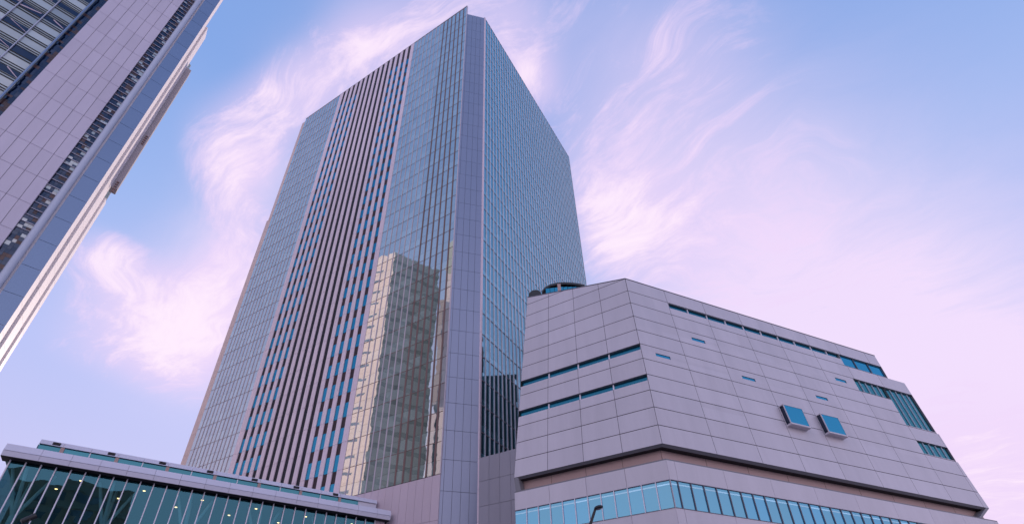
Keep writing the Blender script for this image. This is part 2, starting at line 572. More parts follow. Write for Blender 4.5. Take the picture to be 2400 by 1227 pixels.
def curtain(name, fr, xs, zl, m1, m2, parent, split, d=0.0):
    """one skin of glass: every pane its own island; vision above, spandrel below"""
    mb = MB()
    for i in range(len(xs) - 1):
        for j in range(len(zl) - 1):
            z0, z1 = zl[j], zl[j + 1]
            zm = z0 + (z1 - z0) * split
            a, c = xs[i] + .03, xs[i + 1] - .03
            r1 = random.random()
            if r1 < 0.13:
                zm = z0 + (z1 - z0) * (split + random.uniform(-.12, .22))
            mb.poly([fr(a, d, z0 + .03), fr(c, d, z0 + .03), fr(c, d, zm - .015), fr(a, d, zm - .015)], 1)
            mb.poly([fr(a, d, zm + .015), fr(c, d, zm + .015), fr(c, d, z1 - .03), fr(a, d, z1 - .03)], 0)
    return mb.build(name, [m1, m2], parent, fix=False)


def orient(ob, out):
    """flip faces that look inward"""
    me = ob.data
    bm = bmesh.new()
    bm.from_mesh(me)
    bm.normal_update()
    fl = [f for f in bm.faces if f.normal.dot(out) < 0]
    bmesh.ops.reverse_faces(bm, faces=fl)
    bm.to_mesh(me)
    bm.free()


for xs, brown_n in ((XA, 6), (XB, 0)):
    cw = curtain('curtain_wall', TL, xs, zs, M['g_left'], M['g_span'], tower, 0.42)
    orient(cw, TL.o)
    MB().box(TL, xs[0] + .01, xs[-1] - .01, -.32, -.06, 26.5, 152.45).build('backing', M['dark'], cw)
    for i, x in enumerate(xs[1:-1]):
        br = i < brown_n
        w = 0.075 if br else 0.045
        MB().box(TL, x - w, x + w, -.05, .13 if br else .10, 26.49, 152.46).build('mullion', M['mullb' if br else 'mull'], cw)
    for z in zs[1:-1]:
        MB().box(TL, xs[0] + .02, xs[-1] - .02, -.05, .035, z - .032, z + .032).build('transom', M['mullb'], cw)
MB().box(TL, -.06, .06, -.30, .12, 26.49, 152.5).build('corner_trim', M['mull'], tower)
MB().box(TL, -.05, LEFT, -.30, .08, 152.5, 152.75).build('coping', M['mull'], tower)

# stone stripes: 15 piers and 14 recessed strips
NS = 14
strip_c = [19.02 + 1.885 * k for k in range(NS)]
edges = [17.42]
for c in strip_c:
    edges += [c - .475, c + .475]
edges += [45.40]
for k in range(NS + 1):
    s0, s1 = edges[2 * k], edges[2 * k + 1]
    mb = MB()
    for j in range(len(zs) - 1):
        mb.box(TL, s0, s1, -.28, .06, zs[j] + .022, zs[j + 1] - .022)
    mb.build('stone_pier', M['stone'], tower)
wins = []
for k, c in enumerate(strip_c):
    mb = MB()
    wcol = k < 4 or k >= 10
    for j in range(len(zs) - 1):
        if wcol and zs[j] + 2.55 < 146:
            wins.append((zs[j], c))
    mb.box(TL, c - .48, c + .48, -.42, -.07, 26.5, 152.45)
    mb.build('recessed_strip', M['brown' if k < 4 else 'charcoal'], tower)
wins.sort(key=lambda w: (w[0], w[1]))
stuff = MB()
for i, (z0, c) in enumerate(wins):
    if i < 100:
        w = MB().poly([TL(c - .475, -.045, z0 + .03), TL(c + .475, -.045, z0 + .03), TL(c + .475, -.045, z0 + 2.52), TL(c - .475, -.045, z0 + 2.52)]).build('window', M['g_win'], tower, fix=False)
        orient(w, TL.o)
    else:
        stuff.poly([TL(c - .475, -.045, z0 + .03), TL(c + .475, -.045, z0 + .03), TL(c + .475, -.045, z0 + 2.52), TL(c - .475, -.045, z0 + 2.52)])
w = stuff.build('upper_windows', M['g_win'], tower, fix=False)
w['kind'] = 'stuff'
orient(w, TL.o)
MB().box(TL, 17.43, 45.39, -.44, -.43, 26.5, 152.4).build('strip_backing', M['dark'], tower)

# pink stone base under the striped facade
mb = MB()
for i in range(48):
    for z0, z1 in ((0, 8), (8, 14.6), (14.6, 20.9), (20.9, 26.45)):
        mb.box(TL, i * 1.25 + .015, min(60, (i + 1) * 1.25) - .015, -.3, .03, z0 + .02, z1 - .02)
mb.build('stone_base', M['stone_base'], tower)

# peach side wing, stepped
for za, zb_, w in ((0.0, 108.45, 62.35), (108.55, 151.9, 61.75)):
    mb = MB()
    z = za
    while z < zb_ - .1:
        z1 = min(z + 4.318, zb_)
        mb.box(TL, 60.02, w, -4.0, -.25, z + .02, z1 - .02)
        z = z1
    mb.build('side_wing', M['peach'], tower)

# chamfer
xs = [0.02, .42, 1.5, 2.55, 3.6, 4.62]
zc = [0.4 + 3.995 * k for k in range(38) if 0.4 + 3.995 * k < 148.1] + [148.2]
mb = MB()
for i in range(5):
    for j in range(len(zc) - 1):
        mb.box(TC, xs[i] + .018, xs[i + 1] - .018, -.3, 0, zc[j] + .022, zc[j + 1] - .022)
mb.build('chamfer_wall', M['chamfer'], tower)
MB().box(TC, 0.02, 4.6, -.4, -.31, 0, 148.0).build('chamfer_backing', M['joint'], tower)

# blue glass facade
zr = [143.6 - 3.957 * k for k in range(36)]
zr = sorted([z for z in zr if z > 4]) + [148.3]
XR = [0.36 + 1.165 * k for k in range(43)]
cw = curtain('curtain_wall', TR, XR, zr, M['g_right'], M['g_right2'], tower, 0.26)
orient(cw, TR.o)
MB().box(TR, .1, XR[-1], -.4, -.06, 0, 148.0).build('backing', M['dark'], cw)
for x in XR[1:-1]:
    MB().box(TR, x - .055, x + .055, -.05, .13, zr[0], 148.3).build('mullion', M['mullw'], cw)
for z in zr[:-1]:
    MB().box(TR, .3, XR[-1], -.05, .03, z - .09, z + .09).build('transom', M['transom'], cw)
mb = MB()
for j in range(len(zr) - 1):
    mb.box(TR, -.02, .34, -.3, .2, zr[j] + .02, zr[j + 1] - .02)
mb.build('corner_post', M['stone'], tower)
MB().box(TR, -.02, XR[-1] + .1, -.3, .06, 148.3, 148.5).build('coping', M['chamfer'], tower)
MB().box(TR, XR[-1], XR[-1] + .25, -.4, .1, 0, 148.3).build('end_trim', M['mullw'], tower)

# ================================================================== annex between tower and museum
AX = Fr(C2, D1 + 180, D1 - 90)
annex = thing('annex_wall', 'plain grey panelled annex wall between the tall tower and the leaning museum', 'building', AX(0, 0, 0))
mb = MB()
for i in range(10):
    for j in range(10):
        z1 = 28.88 - 3.1 * j
        z0 = max(z1 - 3.1, 0)
        if z1 > 0.2:
            mb.box(AX, .12 + 1.52 * i + .015, .12 + 1.52 * (i + 1) - .015, -.3, 0, z0 + .02, z1 - .02)
mb.build('panel_wall', M['annex'], annex)
MB().box(AX, .14, 15.2, -11, -.31, 0, 28.7).build('body', M['joint'], annex)

# ================================================================== museum
B0 = Vector((15.31, 45.49, 22.28))
TH = R(4.3)


def steep(a):
    return hv(a) * math.sin(TH) + Vector((0, 0, math.cos(TH)))


class Pl:
    def __init__(self, a, sa):
        self.u, self.v = hv(a), steep(sa)
        n = self.u.cross(self.v).normalized()
        self.n = n if n.dot(EYE - B0) > 0 else -n

    def __call__(self, u, v, o=0.0):
        return B0 + self.u * u + self.v * v + self.n * o


PLL, PLR = Pl(D1, D2), Pl(D3, D3 - 90)
museum = thing('museum_building', 'wide lilac panelled building with leaning walls, slit windows and projecting box windows', 'building', (B0.x, B0.y, 0))
LV = [0, 1.98, 3.96, 5.94, 7.86, 9.88, 11.84, 13.80, 15.77, 17.80, 19.72, 21.68]
CU = lambda v: 0.86 * v / 21.68                      # corner edge in both planes
JL = [((3.81, 0), (4.23, 22.5)), ((7.80, 0), (7.53, 23.3)), ((11.75, 0), (10.87, 23.9))]
JR = [0.62 + 5.73 * k for k in range(1, 9)]


def rb(v, top):
    """right-hand outline of the long wall; 'top' picks the band above a step"""
    if v > 17.80 - (0 if not top else 1e-6) or (v >= 17.80 - 1e-6 and top):
        return 42.96
    if v > 9.9 or (abs(v - 9.88) < 1e-3 and top):
        return 46.2 + (17.8 - v) * 0.025
    if v > 5.95 or (abs(v - 5.94) < 1e-3 and top):
        return 46.76
    return 47.0 + (5.94 - v) * 0.075


def bands_left():
    out = []
    full = [(0, 0), (CU(21.68), 21.68), (13.97, 24.87), (15.66, 0)]
    lv = LV + [23.6, 25.5]
    for i in range(len(lv) - 1):
        p = clip(clip(ccw(full), (0, lv[i]), (1, lv[i]), True), (0, lv[i + 1]), (1, lv[i + 1]), False)
        if p:
            out.append(p)
    cells = []
    for p in out:
        parts = [p]
        for a, b_ in JL:
            nx = []
            for q in parts:
                for kl in (True, False):
                    r_ = clip(q, a, b_, kl)
                    if r_:
                        nx.append(r_)
            parts = nx
        cells += parts
    return cells


def bands_right():
    cells = []
    for i in range(len(LV) - 1):
        v0, v1 = LV[i], LV[i + 1]
        p = ccw([(CU(v0), v0), (rb(v0, True), v0), (rb(v1, False), v1), (CU(v1), v1)])
        parts = [p]
        for u in JR:
            nx = []
            for q in parts:
                for kl in (True, False):
                    r_ = clip(q, (u, 0), (u, 1), kl)
                    if r_:
                        nx.append(r_)
            parts = nx
        cells += parts
    return cells


HL = [[(0.50, 11.06), (0.47, 11.84), (14.87, 11.84), (14.93, 11.06)], [(0.33, 7.10), (0.31, 7.86), (15.13, 7.86), (15.18, 7.10)]]
SLITS = [(8.27, 10.18, 14.56, 14.99), (2.25, 4.15, 10.66, 11.06), (14.0, 15.95, 10.66, 11.06), (30.95, 32.9, 14.55, 14.99), (25.35, 27.27, 10.63, 11.04)]
rect = lambda a, b_, c, d: [(a, c), (b_, c), (b_, d), (a, d)]
HR_STRIP = rect(6.42, 34.52, 18.88, 19.66)
BAYS = [(17.93, 20.75, 5.28, 7.83), (23.58, 26.40, 5.28, 7.83)]
CORN = [[(34.55, 17.86), (43.2, 17.86), (43.2, 19.70), (34.55, 19.70)],
        [(34.7, 13.86), (40.62, 13.86), (40.62, 15.75), (34.7, 15.75)],
        [(40.62, 10.0), (46.6, 10.0), (46.6, 15.75), (40.62, 15.75)],
        [(40.72, 6.05), (47.0, 6.05), (47.0, 7.86), (40.72, 7.86)]]
HRS = [HR_STRIP] + [rect(*s) for s in SLITS] + [rect(*s) for s in BAYS] + CORN


def clad(name, P, cells, holes, mat, parent):
    mb = MB()
    for c in cells:
        for ring, w, o, mi in (((c, .034, 0.0, 0)), ((c, 0.0, -.05, 1))):
            p = inset(ring, w) if w else ring
            parts = [p] if p else []
            for h in holes:
                nx = []
                hs = h if mi == 0 else inset(h, -0.0) or h
                for q in parts:
                    nx += subtract(q, hs)
                parts = nx
            for q in parts:
                mb.poly([P(x, y, o) for x, y in q], mi)
    ob = mb.build(name, [mat, M['joint']], parent, fix=False)
    orient(ob, P.n)
    return ob


def opening(P, hole, depth, parent, gm, posts=(), mcol='mullw', pw=.05, name='window', split=1):
    """recessed window: reveal + glass + posts; returns the glass object"""
    hole = ccw(hole)
    mb = MB()
    n = len(hole)
    # glass panes between posts
    cuts = sorted(posts)
    parts = [hole]
    for u in cuts:
        nx = []
        for q in parts:
            for kl in (True, False):
                r_ = clip(q, (u, 0), (u, 1), kl)
                if r_:
                    nx.append(r_)
        parts = nx
    for q in parts:
        mb.poly([P(x, y, -depth) for x, y in q])
    gl = mb.build(name, gm, parent, fix=False)
    orient(gl, P.n)
    rv = MB()
    for i in range(n):
        a, b_ = hole[i], hole[(i + 1) % n]
        rv.poly([P(*a, 0.0), P(*b_, 0.0), P(*b_, -depth - .02), P(*a, -depth - .02)])
    rv.build('reveal', M['soffit'], gl, fix=False)
    lo, hi = min(p[1] for p in hole), max(p[1] for p in hole)
    for u in cuts:
        q = clip(clip(hole, (u - pw, 0), (u - pw, 1), False), (u + pw, 0), (u + pw, 1), True)
        if not q:
            continue
        vs = [p[1] for p in q]
        y0, y1 = min(vs), max(vs)
        MB().hexa([P(u - pw, y0, -depth + .0), P(u + pw, y0, -depth), P(u + pw, y0, -depth + .12), P(u - pw, y0, -depth + .12),
                   P(u - pw, y1, -depth + .0), P(u + pw, y1, -depth), P(u + pw, y1, -depth + .12), P(u - pw, y1, -depth + .12)]).build('mullion', M[mcol], gl)
    return gl


clad('short_wall', PLL, bands_left(), HL, M['museum'], museum)
clad('long_wall', PLR, bands_right(), HRS, M['museum'], museum)
opening(PLL, HL[0], .30, museum, M['g_mus'], (4.02, 7.66, 11.3), pw=.07)
opening(PLL, HL[1], .30, museum, M['g_mus'], (3.95, 7.72, 11.45), pw=.07)
opening(PLR, HR_STRIP, .22, museum, M['g_mus'], [6.42 + 2.87 * k for k in range(1, 10)], pw=.05)
for s in SLITS:
    opening(PLR, rect(*s), .06, museum, M['g_bay'])
opening(PLR, [(34.55, 17.86), (42.88, 17.86), (42.93, 19.70), (34.55, 19.70)], .20, museum, M['g_bay'], (37.3, 40.1), mcol='transom', pw=.03)
opening(PLR, CORN[1], .22, museum, M['g_dark'], (35.9, 37.1, 38.3, 39.45), mcol='pipe', pw=.022)
opening(PLR, [(40.62, 10.0), (46.33, 10.0), (46.2, 15.75), (40.62, 15.75)], .22, museum, M['g_dark'], (41.8, 42.95, 44.1, 45.2), mcol='pipe', pw=.022)
opening(PLR, [(40.72, 6.05), (46.72, 6.05), (46.72, 7.86), (40.72, 7.86)], .22, museum, M['g_dark'], (42.0, 43.2, 44.4, 45.6), mcol='pipe', pw=.022)

# projecting box windows
for (u0, u1, v0, v1) in BAYS:
    O = .62
    fb = MB()
    t = .10
    q = lambda a, b_, c, d, o0, o1: [PLR(a, c, o0), PLR(b_, c, o0), PLR(b_, c, o1), PLR(a, c, o1), PLR(a, d, o0), PLR(b_, d, o0), PLR(b_, d, o1), PLR(a, d, o1)]
    fb.hexa(q(u0, u1, v1 - t, v1, -.1, O))
    fb.hexa(q(u0, u0 + .07, v0 + t, v1 - t, O - .10, O))
    fb.hexa(q(u1 - .05, u1, v0 + t, v1 - t, O - .12, O))
    fb.hexa(q(u0, u0 + .10, v0 + t, v1 - t, -.1, .05))
    box = fb.build('box_window', M['museum'], museum)
    MB().hexa(q(u0 - .03, u1 + .03, v0, v0 + t + .08, -.1, O + .06)).build('sill', M['museum'], box)
    g = MB().poly([PLR(u0 + .10, v0 + .2, O - .03), PLR(u1 - .05, v0 + .2, O - .03), PLR(u1 - .05, v1 - t, O - .03), PLR(u0 + .10, v1 - t, O - .03)]).build('pane', M['g_bay'], box, fix=False)
    orient(g, PLR.n)
    g = MB().poly([PLR(u0 + .05, v0 + .2, .05), PLR(u0 + .05, v0 + .2, O - .1), PLR(u0 + .05, v1 - t, O - .1), PLR(u0 + .05, v1 - t, .05)]).build('side_pane', M['g_tower'], box, fix=False)
    orient(g, -PLR.u)
    g = MB().poly([PLR(u1 - .02, v0 + .2, .0), PLR(u1 - .02, v0 + .2, O - .1), PLR(u1 - .02, v1 - t, O - .1), PLR(u1 - .02, v1 - t, .0)]).build('side_pane', M['g_mus'], box, fix=False)
    orient(g, PLR.u)

# parapet trims
def bar(P, a, b_, w, o0, o1):
    return [P(a[0], a[1], o0), P(b_[0], b_[1], o0), P(b_[0], b_[1], o1), P(a[0], a[1], o1),
            P(a[0], a[1] + w, o0), P(b_[0], b_[1] + w, o0), P(b_[0], b_[1] + w, o1), P(a[0], a[1] + w, o1)]


mb = MB()
mb.hexa(bar(PLL, (.86, 21.68), (13.97, 24.87), .10, -.35, .03))
mb.hexa(bar(PLR, (.86, 21.68), (42.98, 21.68), .10, -.35, .03))
mb.build('parapet_cap', M['transom'], museum)
# body behind the walls: side, end and roof surfaces
mb = MB()
A_ = PLL(.86, 21.6, -.4)
TLp, BLp = PLL(13.97, 24.8), PLL(15.66, 0)
back = hv(D2) * 34
TRp, BRp = PLR(42.9, 21.6, -.2), PLR(47.4, 0, -.2)
endv = hv(D3 - 90 + 8) * 26
knee = TLp + hv(D2) * 10
rise = TLp + back + Vector((0, 0, 13))
mb.poly([TLp, BLp, BLp + back, rise, knee])
mb.poly([A_, TLp, knee, TRp + endv * .4, TRp])
mb.poly([knee, rise, TRp + endv, TRp + endv * .4])
mb.build('roof_and_side_wall', M['rib'], museum, fix=False)
# ribs on the dark side wall (seen mirrored in the tower glass)
mb = MB()
for k in range(30):
    o = hv(D2) * (0.6 + k * 1.1)
    nn = hv(D1) * 0.14
    up_ = Vector((0, 0, max(0, (0.6 + k * 1.1 - 10) * 13 / 24)))
    mb.hexa([BLp + o, BLp + o + hv(D2) * .25, BLp + o + hv(D2) * .25 + nn, BLp + o + nn,
             TLp + o + up_, TLp + o + hv(D2) * .25 + up_, TLp + o + hv(D2) * .25 + nn + up_, TLp + o + nn + up_])
mb.build('side_ribs', M['rib2'], museum)
# stepped end wall on the right
mb = MB()
for v0, v1 in ((19.70, 21.68), (15.75, 17.80), (7.86, 10.0), (0, 6.0)):
    p = [PLR(rb(v0, True), v0, -.02), PLR(rb(v1, False), v1, -.02)]
    mb.poly([p[0], p[1], p[1] + endv, p[0] + endv])
    mb.poly([PLR(rb(v1, False), v1, -.02), PLR(rb(v1, False) - 4.5, v1, -.3), PLR(rb(v1, False) - 4.5, v1, -.3) + endv, p[1] + endv])
mb.build('end_wall', M['museum'], museum, fix=False)
for (v0, v1, u0, u1) in ((17.84, 19.72, 42.90, 42.95), (10.0, 15.77, 46.35, 46.22), (6.03, 7.86, 46.74, 46.74)):
    e0, e1 = PLR(u0, v0, -.25), PLR(u1, v1, -.25)
    g = MB().poly([e0, e1, e1 + endv, e0 + endv]).build('end_window', M['g_dark'], museum, fix=False)
    MB().hexa([e0, e0 + PLR.u * -.08, e0 + PLR.u * -.08 + PLR.n * .2, e0 + PLR.n * .2, e1, e1 + PLR.u * -.08, e1 + PLR.u * -.08 + PLR.n * .2, e1 + PLR.n * .2]).build('mullion', M['transom'], g)

# groove and lower storeys
Bl = hv(18.64) * 48.0
ML, MR = Fr(Bl, D1, D1 - 90), Fr(Bl, D3, D3 + 90)
ZT, ZG1, ZG0 = 20.85, 18.92, 16.44
LL, LR = 15.67, 47.6
bis = (hv(D2) + hv(D3 - 90)).normalized()           # inward at the corner
ins_k = 1.0 / bis.dot(hv(D2))


def off_pt(base_l, base_r, inw, z, end=None):
    return None


def ring(inw, z):
    """outline (left end, corner, right end) moved inward by inw"""
    l = ML(LL, -inw, z)
    c = Bl + bis * inw * ins_k + Vector((0, 0, z))
    r_ = MR(LR - .1, -inw, z)
    return l, c, r_


def edge_ring(inw, z):
    l = B0 + PLL.u * 15.64 + hv(D2) * inw
    c = B0 + bis * inw * ins_k
    r_ = B0 + PLR.u * 47.4 + hv(D3 - 90) * inw
    return [Vector((p.x, p.y, z)) for p in (l, c, r_)]


e0 = edge_ring(0, 22.28)
e1 = edge_ring(.30, 22.10)
e2 = edge_ring(1.4, 22.13)
mb = MB()
for i in range(2):
    mb.poly([e0[i], e0[i + 1], e1[i + 1], e1[i]])
mb.build('soffit_edge', M['soffit'], museum, fix=False)
mb = MB()
for i in range(2):
    mb.poly([e1[i], e1[i + 1], e2[i + 1], e2[i]])
mb.build('soffit', M['dark'], museum, fix=False)
g0, g1 = edge_ring(1.0, 20.7), edge_ring(1.0, 22.14)
mb = MB()
for i in range(2):
    n = 4 if i == 0 else 9
    for k in range(n):
        a, b_ = (k + .004) / n, (k + .996) / n
        pa, pb = g0[i].lerp(g0[i + 1], a), g0[i].lerp(g0[i + 1], b_)
        qa, qb = g1[i].lerp(g1[i + 1], a), g1[i].lerp(g1[i + 1], b_)
        mb.poly([pa, pb, qb, qa])
mb.build('recess_wall', M['groove'], museum, fix=False)
mb = MB()
for i in range(2):
    a0, a1 = edge_ring(1.03, 20.7), edge_ring(1.03, 22.1)
    mb.poly([a0[i], a0[i + 1], a1[i + 1], a1[i]])
mb.build('recess_backing', M['joint'], museum, fix=False)
# slanted frame ends of the groove
l0, l1 = edge_ring(0, 22.28)[0], ring(0, ZT)[0]
mb = MB()
tu = hv(D1 + 180)
mb.hexa([l0, l0 + tu * .5 - Vector((0, 0, .05)), l0 + tu * .5 - Vector((0, 0, .05)) + hv(D2) * 1.0, l0 + hv(D2) * 1.0,
         l1 + tu * .15, l1 + tu * .75, l1 + tu * .75 + hv(D2) * 1.0, l1 + tu * .15 + hv(D2) * 1.0])
mb.build('groove_end', M['soffit'], museum)
r0, r1 = edge_ring(0, 22.28)[2], MR(44.8, 0, ZT)
mb = MB()
mb.hexa([r0, r0 - PLR.u * .6, r0 - PLR.u * .6 + hv(D3 - 90) * 1.0, r0 + hv(D3 - 90) * 1.0,
         r1, r1 - PLR.u * .5, r1 - PLR.u * .5 + hv(D3 - 90) * 1.0, r1 + hv(D3 - 90) * 1.0])
mb.build('groove_end', M['soffit'], museum)


def lower(fr, L, joints, zlist, name):
    mb = MB()
    js = [0.0] + list(joints) + [L]
    for z0, z1 in zlist:
        for i in range(len(js) - 1):
            if js[i + 1] - js[i] > .05:
                mb.box(fr, js[i] + .015, js[i + 1] - .015, -.25, 0, z0 + .015, z1 - .015)
    return mb.build(name, M['museum'], museum)


zl0 = [(ZG1, ZT - .12)]
zl = [(max(ZG0 - 1.95 * (k + 1), 0), ZG0 - 1.95 * k) for k in range(9)]
for zz_, nm_ in ((zl0, 'panel_band'), (zl, 'lower_wall')):
    lower(ML, LL, [3.92, 7.83, 11.75], zz_, nm_)
    lower(MR, LR, [.9] + [.73 + 5.76 * k for k in range(1, 9)], zz_, nm_)
for fr, L in ((ML, LL), (MR, LR)):
    MB().box(fr, 0.0, L, -.95, -.02, ZT - .13, ZT).build('ledge', M['soffit'], museum)
    MB().box(fr, .3, L - .05, -.9, -.27, 0, ZG0 - .02).build('lower_backing', M['joint'], museum)
PL_ = [1.305 * k for k in range(1, 12)]
PR_ = [.82 + 1.428 * k for k in range(0, 33)]
for fr, L, ps in ((ML, LL, PL_), (MR, LR, PR_)):
    xs = [0.03] + ps + [L]
    mb = MB()
    for i in range(len(xs) - 1):
        if xs[i + 1] > xs[i]:
            mb.poly([fr(xs[i] + .02, -.06, ZG0), fr(xs[i + 1] - .02, -.06, ZG0), fr(xs[i + 1] - .02, -.06, ZG1), fr(xs[i] + .02, -.06, ZG1)])
    for i in range(len(xs) - 1):
        if xs[i + 1] > xs[i]:
            mb.poly([fr(xs[i] + .06, -.055, ZG1 - .42), fr(xs[i + 1] - .06, -.055, ZG1 - .42), fr(xs[i + 1] - .06, -.055, ZG1 - .30), fr(xs[i] + .06, -.055, ZG1 - .30)], 1)
    gl = mb.build('strip_glazing', [M['g_strip'], M['g_strip2']], museum, fix=False)
    orient(gl, fr.o)
    MB().box(fr, .1, L - .05, -.5, -.10, ZG0 - .02, ZG1 + .02).build('backing', M['dark'], gl)
    for x in [0.0] + ps:
        MB().box(fr, x - .04, x + .04, -.08, .03, ZG0, ZG1).build('mullion', M['mullw'] if fr is ML else M['transom'], gl)
    MB().box(fr, -.03, L, -.10, .02, ZG1 - .05, ZG1 + .012).build('head_rail', M['transom'], gl)
    MB().box(fr, -.03, L, -.10, .02, ZG0 - .012, ZG0 + .05).build('sill_rail', M['transom'], gl)
MB().prism([ML(LL, -.3, 0), Bl + bis * .6, MR(LR, -.3, 0), MR(LR, -20, 0), ML(LL, -25, 0)], 0, 20.6).build('lower_body', M['rib'], museum)

# rooftop pavilion behind the parapet
RP = hv(9.6) * 64
RF = Fr(RP, 9.6 + 90, 9.6 + 180)
pav = thing('rooftop_canopy', 'curved black canopy with small windows on the museum roof edge', 'roof canopy', RF(0, 0, 45))
prof = [(-3.2, 0), (-3.15, .55), (-2.7, 1.15), (-1.9, 1.6), (-.8, 1.8), (.4, 1.72), (1.6, 1.45), (2.6, 1.1), (3.4, .75)]
ZP = 55.6
mb = MB()
for i in range(len(prof) - 1):
    (a, za), (c, zc_) = prof[i], prof[i + 1]
    mb.hexa([RF(a, 0, ZP + za - .42), RF(c, 0, ZP + zc_ - .42), RF(c, -6, ZP + zc_ - .42), RF(a, -6, ZP + za - .42),
             RF(a, .0, ZP + za), RF(c, .0, ZP + zc_), RF(c, -6, ZP + zc_), RF(a, -6, ZP + za)])
mb.build('curved_roof', M['black'], pav)
mb = MB()
for i in range(8):
    a = -2.6 + i * .68
    mb.poly([RF(a, .04, ZP - 4), RF(a + .62, .04, ZP - 4), RF(a + .62, .04, ZP + .78 - .10 * max(0, i - 3)), RF(a, .04, ZP + .78 - .10 * max(0, i - 3))])
g = mb.build('glazing', M['g_win'], pav, fix=False)
orient(g, RF.o)
MB().box(RF, -.75, -.25, -.2, .12, ZP - 4, ZP + 1.4).build('pier', M['groove'], pav)
pts = []
mb = MB()
for i in range(7):
    w = math.pi * i / 6
    pts.append((-4.3 - 1.0 * math.cos(w), .15 + 1.0 * math.sin(w)))
for i in range(6):
    (a, za), (c, zc_) = pts[i], pts[i + 1]
    mb.hexa([RF(a, 0, ZP - 4), RF(c, 0, ZP - 4), RF(c, -4, ZP - 4), RF(a, -4, ZP - 4), RF(a, 0, ZP + za - .3), RF(c, 0, ZP + zc_ - .3), RF(c, -4, ZP + zc_ - .3), RF(a, -4, ZP + za - .3)])
mb.build('round_drum', M['black'], pav)
MB().box(RF, -3.2, 3.4, -6, -.8, 40, ZP - 1.5).build('plinth', M['dark'], pav)

# ================================================================== glass hall
HP = hv(-11.098) * 67
H = Fr(HP, D5 + 180, D5 + 90)
hall = thing('glass_hall', 'long low glass hall with white metal canopy and slim white mullions', 'glass hall', H(0, 0, 0))
HL_ = 37.7
# canopy: fascia in two rows of panels
fj = [-.35] + [1.39 + 2.392 * k for k in range(16)]
fj = [x for x in fj if x < HL_ - .5] + [HL_]
mb = MB()
for i in range(len(fj) - 1):
    a, c = fj[i] + .012, fj[i + 1] - .012
    mb.hexa([H(a, -.5, 22.24), H(c, -.5, 22.24), H(c, .05, 22.24), H(a, .05, 22.24), H(a, -.5, 22.9), H(c, -.5, 22.9), H(c, -.12, 22.9), H(a, -.12, 22.9)])
    mb.hexa([H(a, -.5, 21.74), H(c, -.5, 21.74), H(c, -.06, 21.74), H(a, -.06, 21.74), H(a, -.5, 22.20), H(c, -.5, 22.20), H(c, .05, 22.20), H(a, .05, 22.20)])
cano = mb.build('canopy_fascia', M['canopy'], hall)
MB().box(H, -.3, HL_ - .05, -14, -.3, 21.95, 22.85).build('canopy_roof', M['joint'], hall)
MB().box(H, -.33, HL_, -1.6, -.1, 21.70, 21.735).build('canopy_underside', M['dark'], hall)
# front glass and mullions
hm = [1.24 + 1.192 * k for k in range(31)]
mb = MB()
for i in range(len(hm) - 1):
    for z0, z1 in ((0.1, 6), (6, 12), (12, 17.6), (17.6, 21.7)):
        mb.poly([H(hm[i] + .02, -1, z0), H(hm[i + 1] - .02, -1, z0), H(hm[i + 1] - .02, -1, z1), H(hm[i] + .02, -1, z1)])
gw = mb.build('glass_front', M['g_hall'], hall, fix=False)
orient(gw, H.o)
for x in hm:
    MB().box(H, x - .05, x + .05, -1.05, -.82, 0, 21.7).build('mullion', M['mullw'], gw)
MB().box(H, 0, 1.15, -1.3, -.95, 0, 21.7).build('end_pier', M['stone_base'], hall)
g = MB().poly([H(hm[-1] + .06, -1.05, 0), H(hm[-1] + .06, -13, 0), H(hm[-1] + .06, -13, 21.7), H(hm[-1] + .06, -1.05, 21.7)]).build('glass_end', M['g_hall'], hall, fix=False)
orient(g, H.a)
# interior
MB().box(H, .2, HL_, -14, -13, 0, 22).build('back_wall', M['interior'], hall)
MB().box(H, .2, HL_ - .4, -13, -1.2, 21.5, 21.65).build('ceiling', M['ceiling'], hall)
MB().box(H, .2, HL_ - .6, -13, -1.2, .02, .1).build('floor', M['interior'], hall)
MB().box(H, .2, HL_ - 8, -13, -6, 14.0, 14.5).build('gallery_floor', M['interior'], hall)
for k in range(5):
    s = 35.2 - 7.15 * k
    base = H(s, -3.2, 0)
    col = MB().tube([base, H(s, -3.2, 17.4)], [.32, .30], 14).build('tree_column', M['white'], hall, smooth=True)
    for ds, dd in ((1.7, .5), (-1.7, .3), (.2, -1.6), (0.5, 1.5)):
        MB().tube([H(s, -3.2, 17.3), H(s + ds * .35, -3.2 + dd * .35, 18.7), H(s + ds, -3.2 + dd, 21.5)], [.2, .17, .13], 10).build('branch', M['white'], col, smooth=True)
for k in range(6):
    for dd in (-3.0, -7.0):
        c = H(3.4 + 5.6 * k + (2.2 if dd == -7.0 else 0), dd, 21.48)
        MB().tube([c, c - Vector((0, 0, .03))], .13, 10).build('downlight', M['lamp'], hall)
# clerestory and roof
cs = [.6, 3.0] + [3.0 + 2.385 * k for k in range(1, 14)] + [36.0]
mb = MB()
for i in range(1, len(cs) - 1):
    mb.poly([H(cs[i] + .02, -3, 22.86), H(cs[i + 1] - .02, -3, 22.86), H(cs[i + 1] - .02, -3.0, 24.36), H(cs[i] + .02, -3.0, 24.36)])
cl = mb.build('clerestory', M['g_clere'], hall, fix=False)
orient(cl, H.o)
for i, x in enumerate(cs[2:-1]):
    thick = i % 2 == 0
    w = .16 if thick else .05
    MB().box(H, x - w, x + w, -3.05, -2.86 if thick else -2.9, 22.86, 24.62 if thick else 24.36).build('post', M['groove' if thick else 'mullw'], cl)
    if thick:
        MB().box(H, x + .3, x + .95, -3.1, -2.80, 24.40, 24.74).build('roof_vent', M['dark'], hall)
MB().box(H, .6, 3.0, -3.3, -2.95, 22.86, 24.36).build('end_panel', M['canopy'], hall)
mb = MB()
rj = cs[:]
